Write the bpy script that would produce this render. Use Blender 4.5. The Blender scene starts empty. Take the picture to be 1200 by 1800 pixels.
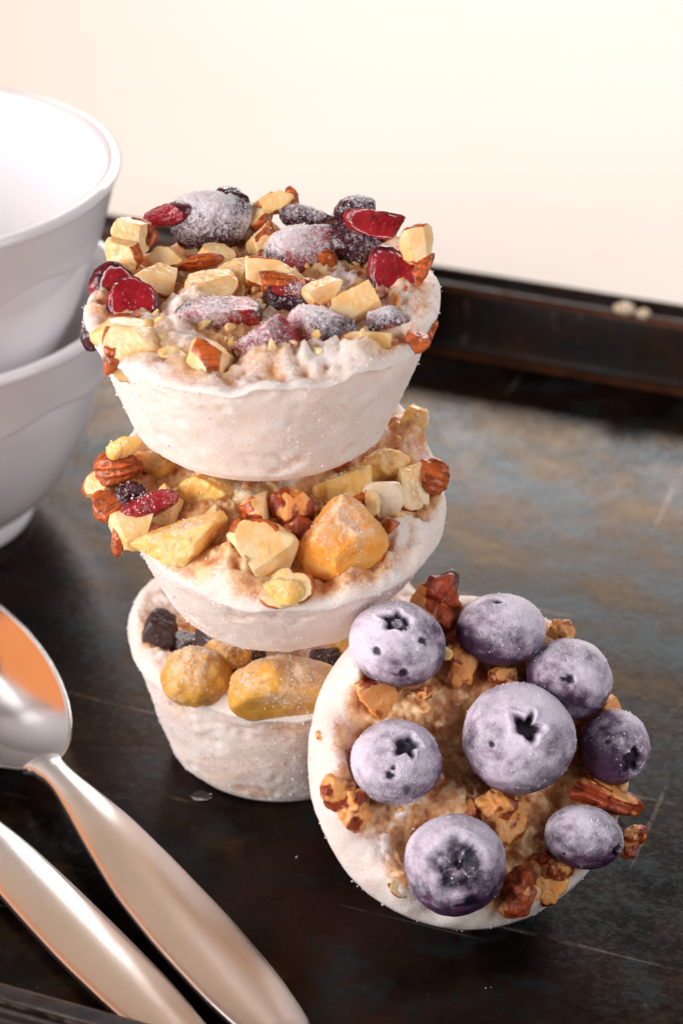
import bpy, bmesh, math, random
import numpy as np
from mathutils import Matrix, Vector
R = math.radians
S = 0.01                                   # everything below is written in centimetres
sc = bpy.context.scene
COL = sc.collection

# ------------------------------------------------------------------ camera, light, exposure
PITCH = R(30)
cam = bpy.data.cameras.new('camera'); camo = bpy.data.objects.new('camera', cam); COL.objects.link(camo)
camo.location = (0, 0, 30*S); camo.rotation_euler = (R(60), 0, 0)
cam.sensor_fit = 'VERTICAL'; cam.sensor_height = 36; cam.lens = 84
cam.clip_start = 0.01; cam.clip_end = 50
cam.dof.use_dof = True; cam.dof.focus_distance = 45.2*S; cam.dof.aperture_fstop = 17
sc.camera = camo
w = bpy.data.worlds.new('World'); sc.world = w; w.use_nodes = True
w.node_tree.nodes['Background'].inputs[0].default_value = (1, .88, .82, 1)
w.node_tree.nodes['Background'].inputs[1].default_value = 0.08
def area(name, loc, target, sx, sy, power, color):
    l = bpy.data.lights.new(name, 'AREA'); l.shape = 'RECTANGLE'; l.size = sx*S; l.size_y = sy*S
    l.energy = power; l.color = color
    o = bpy.data.objects.new(name, l); COL.objects.link(o); o.location = Vector(loc)*S
    o.rotation_euler = (Vector(target)-Vector(loc)).to_track_quat('-Z', 'Y').to_euler()
area('back_window_lamp', (46, 304, 108), (0, 44, 3), 180, 76, 51.0, (1.0, .95, .92))
area('side_window_lamp', (-76, -4, 38), (0, 42, 5), 52, 52, 9.6, (1.0, .96, .98))
area('right_window_lamp', (74, 6, 46), (0, 44, 4), 50, 50, 3.4, (.95, .95, 1.0))
area('orange_reflection_fill', (-110, 82, 56), (-6, 42, 0), 78, 72, 1.7, (1.0, .30, .06))  # added lamp, placed so the spoon bowl reflects orange
area('peach_reflection_fill', (-55, 147, 138), (-6, 42, 0), 160, 105, 2.7, (1.0, .66, .44))  # added lamp, gives the spoon handles their peach reflection
vs = sc.view_settings
vs.view_transform = 'Standard'; vs.look = 'None'; vs.exposure = 0.25; vs.gamma = 1

# ------------------------------------------------------------------ noise (numpy value noise)
def _h(ix, iy, iz, s):
    n = (ix.astype(np.int64)*374761393 + iy.astype(np.int64)*668265263 + iz.astype(np.int64)*2147483647 + s*1274126177) & 0xffffffff
    n = ((n ^ (n >> 13))*1274126177) & 0xffffffff
    n = ((n ^ (n >> 16))*2246822519) & 0xffffffff
    return ((n ^ (n >> 15)) & 0xffffff)/float(0xffffff)
def vnoise(p, s=0):
    i = np.floor(p); f = p-i; f = f*f*f*(f*(f*6-15)+10); i = i.astype(np.int64)
    r = 0
    for a in (0, 1):
        for b in (0, 1):
            for c in (0, 1):
                wgt = (f[:, 0] if a else 1-f[:, 0])*(f[:, 1] if b else 1-f[:, 1])*(f[:, 2] if c else 1-f[:, 2])
                r = r + wgt*_h(i[:, 0]+a, i[:, 1]+b, i[:, 2]+c, s)
    return r
def fbm(p, freq, octv=3, s=0):             # about -1..1
    t = 0; a = 1; tot = 0; q = np.asarray(p, float)*freq+17.3*s
    for k in range(octv):
        t = t+a*(vnoise(q, s+k)*2-1); tot += a; a *= .5; q = q*2.03+5.1
    return t/tot*1.5
def sstep(a, b, x):
    t = np.clip((x-a)/(b-a), 0, 1); return t*t*(3-2*t)

# ------------------------------------------------------------------ mesh and object helpers
def mesh_from(name, v, faces, attrs=None, smooth=True):
    me = bpy.data.meshes.new(name)
    v = np.asarray(v, float)*S
    me.vertices.add(len(v)); me.vertices.foreach_set('co', v.ravel().astype(np.float32))
    if isinstance(faces, np.ndarray):
        k = faces.shape[1]; n = len(faces)
        me.loops.add(n*k); me.loops.foreach_set('vertex_index', faces.ravel().astype(np.int32))
        me.polygons.add(n); me.polygons.foreach_set('loop_start', np.arange(0, n*k, k, dtype=np.int32))
    else:
        lens = [len(f) for f in faces]; st = np.cumsum([0]+lens[:-1]).astype(np.int32)
        me.loops.add(sum(lens)); me.loops.foreach_set('vertex_index', np.array([i for f in faces for i in f], np.int32))
        me.polygons.add(len(faces)); me.polygons.foreach_set('loop_start', st)
    me.update(calc_edges=True); me.validate()
    if isinstance(faces, np.ndarray) and faces.shape[1] == 4:
        bm = bmesh.new(); bm.from_mesh(me); bmesh.ops.recalc_face_normals(bm, faces=bm.faces); bm.to_mesh(me); bm.free()
    me.polygons.foreach_set('use_smooth', np.full(len(me.polygons), smooth))
    for k, a in (attrs or {}).items():
        at = me.attributes.new(k, 'FLOAT', 'POINT'); at.data.foreach_set('value', np.asarray(a, np.float32))
    return me
def obj(name, me, mat, parent=None, loc=(0, 0, 0), rot=None):
    o = bpy.data.objects.new(name, me); COL.objects.link(o)
    if mat is not None and not me.materials: me.materials.append(mat)
    o.location = Vector([float(c) for c in loc])*S
    if rot is not None: o.rotation_euler = Matrix(rot.tolist()).to_euler()
    if parent is not None: o.parent = parent
    return o
def empty(name, loc, rot=None, label=None, cat=None, group=None):
    o = bpy.data.objects.new(name, None); COL.objects.link(o); o.empty_display_size = .01
    o.location = Vector([float(c) for c in loc])*S
    if rot is not None: o.rotation_euler = Matrix(rot.tolist()).to_euler()
    tag(o, label, cat, group); return o
def tag(o, label=None, cat=None, group=None, kind=None):
    if label: o['label'] = label
    if cat: o['category'] = cat
    if group: o['group'] = group
    if kind: o['kind'] = kind
def grid_faces(nu, nv, wrap_u=True):       # nv rows of nu points
    u = np.arange(nu if wrap_u else nu-1); f = []
    for j in range(nv-1):
        a = j*nu+u; b = j*nu+(u+1) % nu
        f.append(np.stack([a, b, b+nu, a+nu], 1))
    return np.concatenate(f)
def lathe(prof, n=96, wob=None):
    prof = np.asarray(prof, float); t = np.linspace(0, 2*np.pi, n, endpoint=False)
    v = np.stack([np.outer(prof[:, 0], np.cos(t)), np.outer(prof[:, 0], np.sin(t)), np.repeat(prof[:, 1:2], n, 1)], 2).reshape(-1, 3)
    return v, grid_faces(n, len(prof))
def smooth_prof(pts, n=8):                 # Catmull-Rom through profile points
    p = np.asarray(pts, float); q = np.vstack([2*p[0]-p[1], p, 2*p[-1]-p[-2]]); out = []
    for i in range(1, len(q)-2):
        for t in np.linspace(0, 1, n, endpoint=False):
            a, b, c, d = q[i-1:i+3]
            out.append(.5*((2*b)+(c-a)*t+(2*a-5*b+4*c-d)*t*t+(3*b-a-3*c+d)*t**3))
    out.append(p[-1]); return np.array(out)
ICO = {}
def ico(sub):
    if sub not in ICO:
        bm = bmesh.new(); bmesh.ops.create_icosphere(bm, subdivisions=sub, radius=1)
        bm.verts.ensure_lookup_table()
        v = np.array([x.co[:] for x in bm.verts]); f = np.array([[x.index for x in p.verts] for p in bm.faces])
        v /= np.linalg.norm(v, axis=1)[:, None]; ICO[sub] = (v, f); bm.free()
    return ICO[sub]

# ------------------------------------------------------------------ material helpers
class NT:
    def __init__(self, name):
        self.m = bpy.data.materials.new(name); self.m.use_nodes = True
        self.n = self.m.node_tree.nodes; self.l = self.m.node_tree.links
        self.b = self.n['Principled BSDF']
        tc = self.n.new('ShaderNodeTexCoord'); mp = self.n.new('ShaderNodeMapping'); mp.inputs['Scale'].default_value = (100, 100, 100)
        oi = self.n.new('ShaderNodeObjectInfo')
        mul = self.n.new('ShaderNodeMath'); mul.operation = 'MULTIPLY'; mul.inputs[1].default_value = 43
        self.l.new(oi.outputs['Random'], mul.inputs[0]); self.l.new(mul.outputs[0], mp.inputs['Location'])
        self.l.new(tc.outputs['Object'], mp.inputs['Vector']); self.v = mp.outputs[0]
        self.rnd = oi.outputs['Random']
    def put(self, sock, val):
        if hasattr(val, 'is_output') or isinstance(val, bpy.types.NodeSocket): self.l.new(val, sock)
        elif isinstance(val, (tuple, list)) and len(val) == 3 and sock.type == 'RGBA': sock.default_value = (*val, 1)
        else: sock.default_value = val
    def noise(self, scale, detail=3, rough=.55, vec=None, stretch=None):
        x = self.n.new('ShaderNodeTexNoise'); x.inputs['Scale'].default_value = scale
        x.inputs['Detail'].default_value = detail; x.inputs['Roughness'].default_value = rough
        vec = vec or self.v
        if stretch:
            m = self.n.new('ShaderNodeMapping'); m.inputs['Scale'].default_value = stretch[:3]
            if len(stretch) > 3: m.inputs['Rotation'].default_value = (0, 0, stretch[3])
            self.l.new(vec, m.inputs[0]); vec = m.outputs[0]
        self.l.new(vec, x.inputs['Vector']); return x.outputs['Fac']
    def voro(self, scale, feat='F1', out='Distance'):
        x = self.n.new('ShaderNodeTexVoronoi'); x.inputs['Scale'].default_value = scale; x.feature = feat
        self.l.new(self.v, x.inputs['Vector']); return x.outputs[out]
    def attr(self, name):
        x = self.n.new('ShaderNodeAttribute'); x.attribute_name = name; return x.outputs['Fac']
    def math(self, op, a, b=0, clamp=False):
        x = self.n.new('ShaderNodeMath'); x.operation = op; x.use_clamp = clamp
        self.put(x.inputs[0], a); self.put(x.inputs[1], b); return x.outputs[0]
    def rng(self, val, a, b, c=0, d=1, smooth=True):
        x = self.n.new('ShaderNodeMapRange'); x.interpolation_type = 'SMOOTHSTEP' if smooth else 'LINEAR'
        self.put(x.inputs[0], val)
        for i, q in enumerate((a, b, c, d)): self.put(x.inputs[i+1], q)
        return x.outputs[0]
    def mix(self, fac, a, b, mode='MIX'):
        x = self.n.new('ShaderNodeMix'); x.data_type = 'RGBA'; x.blend_type = mode
        self.put(x.inputs[0], fac); self.put(x.inputs[6], a); self.put(x.inputs[7], b); return x.outputs[2]
    def bump(self, h, dist, strength=1.0, prev=None):
        x = self.n.new('ShaderNodeBump'); x.inputs['Distance'].default_value = dist*S; x.inputs['Strength'].default_value = strength
        self.l.new(h, x.inputs['Height'])
        if prev is not None: self.l.new(prev, x.inputs['Normal'])
        self.l.new(x.outputs[0], self.b.inputs['Normal']); return x.outputs[0]
    def set(self, **k):
        names = dict(color='Base Color', rough='Roughness', metal='Metallic', spec='Specular IOR Level', sss='Subsurface Weight',
                     sssr='Subsurface Radius', ssss='Subsurface Scale', coat='Coat Weight', coatr='Coat Roughness', trans='Transmission Weight', ior='IOR', aniso='Anisotropic', tint='Specular Tint')
        for a, v in k.items(): self.put(self.b.inputs[names[a]], v)
        return self.m

def m_yogurt():
    t = NT('frozen_yogurt'); wet = t.attr('wet')
    n = t.noise(2.2, 4); n2 = t.noise(14, 4, .65); g = t.voro(26)
    c = t.mix(t.rng(n, .35, .68), (.89, .735, .655), (.93, .82, .755))
    c = t.mix(t.math('MULTIPLY', t.rng(n2, .52, .72), .20), c, (.74, .54, .42))
    wf = t.math('ADD', wet, t.math('MULTIPLY', t.math('SUBTRACT', n2, .5), .9), True)
    wf = t.rng(wf, .12, .7)
    c = t.mix(t.math('MULTIPLY', wf, .9), c, t.mix(t.rng(t.noise(4, 3), .35, .65), (.62, .22, .04), (.90, .56, .26)))
    h = t.math('ADD', t.math('MULTIPLY', n2, 1.0), t.math('MULTIPLY', g, -.5))
    b = t.bump(h, .05, .30); t.bump(t.noise(38, 3, .7), .012, .45, b)
    return t.set(color=c, rough=t.rng(wf, 0, 1, .62, .34), spec=.4, sss=.45, sssr=(1, .62, .42), ssss=.005)
def m_food(name, A, B, frost=(.86, .79, .82), A2=None, rough=.35, nw=(.95, .6), rb=None, sss=.3, sssr=(1, .4, .2), ridge=0, fsoft=.22, spec=.5, speck=None, bumpd=.02):
    t = NT(name); sk = t.attr('skin'); fr = t.attr('frost')
    n = t.noise(3, 4); n2 = t.noise(11, 4, .75); n3 = t.noise(26, 3, .75)
    a = A if A2 is None else t.mix(t.rng(n, .36, .64), A, A2)
    skf = t.rng(t.math('ADD', sk, t.math('MULTIPLY', t.math('SUBTRACT', n, .5), .5)), .38, .62)
    bb = t.mix(t.rng(t.noise(7, 3), .35, .7), B, tuple(x*.45 for x in B))
    hgt = n2
    if ridge:
        st = t.noise(5, 3, .6, stretch=(.22, 2.2, 2.2)); bb = t.mix(t.rng(st, .40, .65), bb, tuple(min(1, x*1.7) for x in B))
        hgt = t.math('ADD', n2, t.math('MULTIPLY', t.math('MULTIPLY', st, skf), 1.6))
    c = t.mix(skf, a, bb)
    if speck: c = t.mix(t.math('MULTIPLY', t.rng(n2, .6, .72), .6), c, speck)
    f = t.math('SUBTRACT', t.math('MULTIPLY', fr, .95), t.math('ADD', t.math('ADD', t.math('MULTIPLY', n2, nw[0]), t.math('MULTIPLY', n3, nw[1])), .5-.5*(nw[0]+nw[1])))
    ff = t.rng(f, -fsoft, fsoft)
    c = t.mix(t.math('MULTIPLY', ff, .93), c, frost)
    h = t.math('ADD', hgt, t.math('MULTIPLY', t.math('MULTIPLY', n3, ff), 2.0))
    t.bump(h, bumpd, .6)
    return t.set(color=c, rough=t.rng(ff, 0, 1, rough, .72), spec=spec, sss=sss, sssr=sssr, ssss=.002)
def m_frost():
    t = NT('frost_crystal')
    return t.set(color=(.88, .86, .90), rough=.35, sss=.5, sssr=(1, .9, .85), ssss=.0006)
def m_glaze():
    t = NT('white_glazed_porcelain'); n = t.noise(.6, 2)
    return t.set(color=t.mix(n, (.86, .83, .85), (.88, .86, .88)), rough=.12, spec=.5, sss=.08, sssr=(1, .8, .7), ssss=.002)
def m_steel(name, rough, brushed):
    t = NT(name); st = t.noise(9, 4, .7, stretch=(.10, 4, 4)); n = t.noise(1.3, 4)
    sc_ = t.noise(3, 2, .5, stretch=(.35, 9, 9, .5))
    r = t.math('ADD', t.rng(st, .3, .7, rough*.92, rough*1.08), t.math('MULTIPLY', t.rng(sc_, .66, .76), .04))
    t.bump(st, .004*brushed, .4)
    return t.set(color=t.mix(n, (.74, .71, .68), (.66, .64, .62)), metal=1.0, rough=r)
def m_pan(name, dark, cols, rough, spec=.12, patch=1.0):
    # baked-on patina: dark steel with rust-brown, olive and blue-grey patches, fine pits and scratches
    t = NT(name); n1 = t.noise(.20*patch, 5, .62); n2 = t.noise(.75*patch, 5, .62); n3 = t.noise(6, 4, .7); n4 = t.noise(.33*patch, 5, .65, stretch=(1, 1.6, 1, .7))
    c = t.mix(t.rng(n1, .42, .60), dark, cols[0])
    c = t.mix(t.rng(n2, .50, .66), c, cols[1])
    c = t.mix(t.rng(n4, .54, .68), c, cols[2])
    c = t.mix(t.math('MULTIPLY', t.rng(n3, .52, .72), .6), c, dark)
    s1 = t.rng(t.noise(1.1, 2, .4, stretch=(.12, 3.2, 1, .5)), .69, .74)
    s2 = t.rng(t.noise(1.0, 2, .4, stretch=(3.0, .10, 1, .9)), .71, .75)
    s3 = t.rng(t.noise(7, 2, .5), .74, .80)
    scr = t.math('MULTIPLY', t.math('MAXIMUM', t.math('MAXIMUM', s1, s2), s3), t.rng(n2, .38, .56))
    c = t.mix(t.math('MULTIPLY', scr, .55), c, (.17, .13, .11))
    r = t.math('ADD', t.rng(n2, .3, .7, rough*.9, rough*1.15), t.math('MULTIPLY', t.rng(n3, .4, .7), .08))
    b = t.bump(n2, .03, .15); t.bump(n3, .010, .35, b)
    pm = t.math('ADD', n4, t.math('MULTIPLY', t.math('SUBTRACT', n2, .5), 1.3))
    return t.set(color=c, metal=.30, rough=r, spec=t.math('MULTIPLY', t.rng(pm, .34, .68, 1.15, .75), spec), tint=t.mix(t.rng(n4, .40, .60), (.80, .90, .95), (1.0, .80, .62)))
def m_table():
    t = NT('cream_tabletop'); n = t.noise(.05, 3); n2 = t.noise(.6, 4)
    c = t.mix(t.rng(n, .3, .7), (.93, .85, .755), (.95, .875, .80)); c = t.mix(t.math('MULTIPLY', n2, .12), c, (.90, .78, .63))
    t.bump(n2, .01, .1)
    return t.set(color=c, rough=.55, spec=.35)
M = dict(
    yogurt=m_yogurt(), frost=m_frost(), glaze=m_glaze(), table=m_table(),
    steel=m_steel('brushed_steel', .30, .6), polished=m_steel('polished_steel', .13, .3),
    pan=m_pan('seasoned_pan_floor', (.0050, .0030, .0030), [(.022, .0100, .0070), (.016, .019, .019), (.040, .025, .013)], .22, .09),
    wall=m_pan('seasoned_pan_wall', (.006, .0035, .003), [(.012, .006, .004), (.020, .009, .005), (.028, .011, .005)], .32, .18, 2),
    ledge=m_pan('worn_pan_rim', (.020, .019, .022), [(.040, .040, .046), (.050, .050, .056), (.035, .022, .018)], .36, .3, 4),
    rust=m_pan('rust_brown_edge', (.050, .017, .007), [(.085, .030, .012), (.070, .024, .010), (.030, .013, .008)], .45, .2, 3),
    almond=m_food('chopped_almond', (.93, .70, .40), (.38, .080, .014), A2=(.90, .54, .20), ridge=1, rough=.30, sss=.45, sssr=(1, .6, .3), bumpd=.015),
    white=m_food('blanched_almond', (.80, .68, .52), (.5, .3, .15), A2=(.78, .62, .42), rough=.4, sssr=(1, .7, .5)),
    cherry=m_food('frozen_cherry', (.38, .016, .024), (.065, .010, .020), A2=(.26, .008, .014), rough=.15, sss=.35, sssr=(1, .1, .08), speck=(.62, .22, .25)),
    mango=m_food('frozen_yellow_fruit', (.94, .52, .11), (.85, .42, .08), A2=(.94, .64, .24), sss=.6, frost=(.86, .74, .60), rough=.34, sssr=(1, .55, .2)),
    orange=m_food('frozen_orange_fruit', (.95, .36, .045), (.85, .42, .08), A2=(.90, .46, .12), sss=.6, frost=(.88, .72, .58), rough=.32, sssr=(1, .5, .2)),
    golden=m_food('frozen_golden_fruit', (.80, .43, .07), (.60, .32, .08), A2=(.70, .34, .055), frost=(.82, .68, .55), rough=.36, sssr=(1, .55, .2)),
    choc=m_food('chocolate_chunk', (.050, .025, .026), (.05, .025, .022), A2=(.075, .045, .046), frost=(.45, .38, .40), rough=.42, sss=0),
    pecan=m_food('pecan_piece', (.86, .34, .085), (.40, .062, .014), A2=(.88, .44, .15), rough=.38, sssr=(1, .5, .25), bumpd=.03),
    berry=m_food('frosted_blueberry', (.095, .032, .090), (.022, .013, .030), A2=(.034, .017, .044), frost=(.86, .765, .88), nw=(.42, .45), rough=.5, sss=.15, sssr=(.8, .4, .8), fsoft=.42, spec=.35),
)

# ------------------------------------------------------------------ the setting
g = 14; xs = np.linspace(-160, 160, g); ys = np.linspace(-60, 260, g)
tv = np.array([[x, y, -.22] for y in ys for x in xs])
tag(obj('table', mesh_from('table', tv, grid_faces(g, g, False)), M['table']), kind='structure')

# ------------------------------------------------------------------ baking tray
NV = np.array([.3625, .932]); TV = np.array([.932, -.3625])
n0, n1, t0, t1, rc = 28.6, 57.75, -36.0, 12.5, 1.8
if True:
    ctr = NV*(n0+n1)/2+TV*(t0+t1)/2
    hx, hy = (t1-t0)/2, (n1-n0)/2
    Rt = np.array([[TV[0], NV[0], 0], [TV[1], NV[1], 0], [0, 0, 1.]])
    tray = empty('baking_tray', (ctr[0], ctr[1], -.2), Rt, 'large dark seasoned metal baking tray with rolled rim carrying the frozen cups', 'baking tray')
    pts = []; nrm = []; ns = 14
    for (cx, cy, a0) in ((hx-rc, hy-rc, 0), (-hx+rc, hy-rc, 90), (-hx+rc, -hy+rc, 180), (hx-rc, -hy+rc, 270)):
        for k in range(ns+1):
            a = R(a0+90*k/ns); pts.append((cx+rc*math.cos(a), cy+rc*math.sin(a))); nrm.append((math.cos(a), math.sin(a)))
    P0 = np.array(pts); N0 = np.array(nrm); out = []
    # subdivide the straights so slight unevenness is possible
    for i in range(len(P0)):
        j = (i+1) % len(P0); d = np.linalg.norm(P0[j]-P0[i]); m = max(1, int(d/1.0))
        for k in range(m): out.append(np.r_[P0[i]*(1-k/m)+P0[j]*k/m, N0[i]*(1-k/m)+N0[j]*k/m])
    out = np.array(out); Pp, Nn = out[:, :2], out[:, 2:]
    def sweep(name, prof, mat, wave=.03):
        rows = []
        for d, z in prof:
            p = Pp+Nn*d; q = np.c_[p, np.full(len(p), z+.2)]
            q[:, 2] += wave*fbm(q, .18, 2, 5)*sstep(.3, 1.6, np.array(z)); rows.append(q)
        v = np.vstack(rows); return obj(name, mesh_from(name, v, grid_faces(len(Pp), len(prof))), mat, tray)
    gx = np.linspace(-1, 1, 60); fl = []
    floor_rows = [(0, 0)]
    v = np.vstack([np.c_[Pp*s, np.full(len(Pp), .2)] for s in (1., .97, .9, .75, .5, .25, .02)])
    obj('pan_floor', mesh_from('pan_floor', v, grid_faces(len(Pp), 7)[:, ::-1]), M['pan'], tray)
    sweep('base_step', [(0, 0), (.03, .03), (.09, .07), (.16, .10), (.22, .11), (.25, .10)], M['rust'])
    sweep('side_wall', [(.25, .10), (.29, .14), (.34, .3), (.45, .8), (.58, 1.4), (.66, 1.66)], M['wall'])
    sweep('rim_edge', [(.66, 1.66), (.68, 1.74), (.72, 1.80), (.79, 1.83)], M['rust'])
    sweep('rim_ledge', [(.79, 1.83), (.95, 1.83), (1.05, 1.82), (1.16, 1.83)], M['ledge'])
    a = np.linspace(R(200), R(-150), 20)
    sweep('rolled_edge', [(1.16, 1.83)]+[(1.36+.19*math.cos(x), 1.86+.19*math.sin(x)) for x in a], M['wall'])
    # outer face and underside
    sweep('outer_wall', [(1.36, 1.67), (.80, 1.70), (.70, 1.5), (.45, .4), (.30, -.02), (.1, -.12), (-.4, -.14)], M['wall'])
    obj('underside', mesh_from('underside', np.vstack([np.c_[Pp*s, np.full(len(Pp), .06)] for s in (.995, .02)]), grid_faces(len(Pp), 2)), M['wall'], tray)

# ------------------------------------------------------------------ bowls
def bowl(loc, label, grp):
    b = empty('white_bowl', loc, None, label, 'bowl', grp)
    H = 6.0; Ro = 5.62
    outer = [(2.85, .55), (3.3, .75), (3.95, 1.5), (4.5, 2.6), (4.82, 3.7), (4.93, 4.35)]
    band = [(4.93, 4.35), (5.08, 4.36), (5.19, 4.44), (5.27, 4.8), (5.45, 5.4), (5.60, 5.85)]
    lip = [(5.60, 5.82), (5.645, 5.92), (5.62, 6.02), (5.51, 6.08), (5.38, 6.06), (5.28, 5.97), (5.22, 5.85)]
    inner = [(5.22, 5.85), (5.06, 5.2), (4.85, 4.2), (4.55, 3.2), (4.0, 2.0), (3.2, 1.2), (2.0, .9), (.8, .85), (.02, .85)]
    def scallop(v):                         # the moulded ridge runs round the bowl in shallow waves
        a_ = np.arctan2(v[:, 1], v[:, 0]); q = v.copy()
        q[:, 2] += .13*np.sin(9*a_+1.2)*np.exp(-((v[:, 2]-4.38)/.35)**2); return q
    v, f = lathe(smooth_prof(outer), 128); v = scallop(v); obj('bowl_wall', mesh_from('bowl_wall', v, f), M['glaze'], b)
    v, f = lathe(smooth_prof(band), 128); v = scallop(v); obj('rim_band', mesh_from('rim_band', v, f), M['glaze'], b)
    v, f = lathe(smooth_prof(lip), 128); obj('lip', mesh_from('lip', v, f), M['glaze'], b)
    v, f = lathe(smooth_prof(inner), 128); obj('inside', mesh_from('inside', v, f), M['glaze'], b)
    v, f = lathe([(.02, .5), (2.5, .5), (2.6, .05), (2.7, 0), (2.9, 0), (3.0, .06), (2.98, .3), (2.85, .5), (2.85, .55)], 128)
    obj('foot_ring', mesh_from('foot_ring', v, f), M['glaze'], b)
    return b
BX, BY = -10.7, 52.0
bowl((BX, BY, .0), 'lower white porcelain bowl standing on the dark tray under another bowl', 'stacked white bowls')
bowl((BX-.05, BY-.1, 3.28), 'upper white porcelain bowl nested inside another bowl, its empty inside showing', 'stacked white bowls')

# ------------------------------------------------------------------ spoons
def handle_mesh(path, prof, t0=.16, crown=.16):
    path = np.asarray(path, float); prof = np.asarray(prof, float)
    s = np.r_[0, np.cumsum(np.linalg.norm(np.diff(path, axis=0), axis=1))]; n = 90
    tt = np.linspace(0, s[-1], n); pc = np.stack([np.interp(tt, s, path[:, k]) for k in range(3)], 1)
    ker = np.ones(9)/9
    for k in range(3): pc[4:-4, k] = np.convolve(pc[:, k], ker, 'valid')
    wd = np.interp(tt/s[-1], prof[:, 0], prof[:, 1]); wd[4:-4] = np.convolve(wd, ker, 'valid')
    e = np.sqrt(np.clip(1-((tt/s[-1]-.93)/.07)**2, 0, 1)); wd = np.where(tt/s[-1] > .93, wd*np.maximum(e, .02), wd)
    tan = np.gradient(pc, axis=0); tan /= np.linalg.norm(tan, axis=1)[:, None]
    side = np.cross(tan, [0, 0, 1]); side /= np.linalg.norm(side, axis=1)[:, None]; up = np.cross(side, tan)
    xs = np.r_[-1, -.985, np.linspace(-.95, .95, 15), .985, 1, 1, .93, 0, -.93, -1]
    rows = []
    for i in range(n):
        c = crown*min(1, wd[i]/.6)
        th = t0*min(1, .3+wd[i]/.5)
        z = np.r_[-.035, -.008, c*(1-(np.linspace(-.95, .95, 15))**2)*1.0, -.008, -.035, -th+.04, -th, -th, -th, -th+.04]
        rows.append(pc[i]+np.outer(xs*wd[i], side[i])+np.outer(z, up[i]))
    return np.vstack(rows), grid_faces(len(xs), n)[:, ::-1]
def add_handle(par, origin, path, prof):
    p = np.asarray(path)-np.asarray(origin)
    v, f = handle_mesh(p, prof); h = obj('handle', mesh_from('handle', v, f), M['steel'], par)
    # local x of the texture runs along the handle
    d = p[-1]-p[0]; a = math.atan2(d[1], d[0])
    c, s_ = math.cos(-a), math.sin(-a); me = h.data
    co = np.empty(len(me.vertices)*3, np.float32); me.vertices.foreach_get('co', co); co = co.reshape(-1, 3)
    co[:, :2] = co[:, :2]@np.array([[c, s_], [-s_, c]]); me.vertices.foreach_set('co', co.ravel()); h.rotation_euler = (0, 0, a)
    return h
AX = np.array([.566, -.825, 0]); PX = np.array([.825, .566, 0]); NK = np.array([-6.07, 40.15, .80])
spA = empty('spoon', (NK[0], NK[1], 0), None, 'steel spoon with its bowl in view, handle nearest the leaning blueberry cup', 'spoon', 'steel spoons on the tray')
end = np.array([-.72, 32.1, .34])
pathA = [NK-AX*.30-np.array([0, 0, .10]), NK, NK+AX*.8+np.array([0, 0, .06]), NK+AX*2.2-np.array([0, 0, .03]), NK*.55+end*.45-np.array([0, 0, .02]), end]
add_handle(spA, (NK[0], NK[1], 0), pathA, [(0, .44), (.03, .34), (.08, .27), (.17, .40), (.28, .58), (.45, .75), (.62, .80), (.80, .75), (.93, .60), (1, .45)])
def spoon_bowl(par):
    L, Wd, D = 3.75, 1.80, .95; nr, nt = 28, 96; t = np.linspace(0, 2*np.pi, nt, endpoint=False); rows = []
    def pt(r, off):
        lx = np.cos(t); ly = np.sin(t)
        wdt = Wd*(1+.10*lx)                # a little wider towards the tip
        x = L*lx*r; y = wdt*ly*r; z = -D*(1-r**2.1)-off
        tip = .10*np.clip(x/L, 0, 1)**2
        return np.stack([x, y, z+tip], 1)
    for r in np.linspace(.01, 1, nr): rows.append(pt(r, 0))
    rows.append(pt(1.012, .03)); rows.append(pt(1.012, .07)); rows.append(pt(1.0, .10))
    for r in np.linspace(.96, .01, 16): rows.append(pt(r, .12))
    v = np.vstack(rows)
    o = obj('spoon_bowl', mesh_from('spoon_bowl', v, grid_faces(nt, len(rows))), M['polished'], par)
    c = -AX*(L+.05); o.location = Vector((c[0], c[1], .78))*S
    o.rotation_euler = Matrix.Rotation(math.atan2(-AX[1], -AX[0]), 4, 'Z').__matmul__(Matrix.Rotation(R(-6), 4, 'Y')).to_euler()
    o.location.z += .35*S
spoon_bowl(spA)
bE = np.array([-2.42, 31.95, .33]); bS = np.array([-7.10, 38.20, .30]); bd = (bS-bE)/np.linalg.norm(bS-bE)
spB = empty('spoon', (bE[0], bE[1], 0), None, 'steel spoon showing only its handle, lying beside the tray rim', 'spoon', 'steel spoons on the tray')
bN = bS+bd*2.6+np.array([0, 0, .5])
pathB = [bN+bd*.3, bN, bN-bd*.8, bS+bd*.6+np.array([0, 0, .12]), bS*.5+bE*.5, bE]
add_handle(spB, (bE[0], bE[1], 0), pathB, [(0, .36), (.05, .30), (.10, .30), (.20, .42), (.32, .60), (.48, .67), (.64, .70), (.80, .66), (.93, .54), (1, .42)])
def rear_spoon_bowl():
    o = spA.children; src = [c for c in o if c.name.startswith('spoon_bowl')][0]
    c = src.copy(); COL.objects.link(c); c.parent = spB
    q = bN+bd*4.0-np.array([bE[0], bE[1], 0]); c.location = Vector((q[0], q[1], 1.15))*S; c.rotation_euler = Matrix.Rotation(math.atan2(bd[1], bd[0]), 4, 'Z').__matmul__(Matrix.Rotation(R(-6), 4, 'Y')).to_euler()
rear_spoon_bowl()

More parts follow.
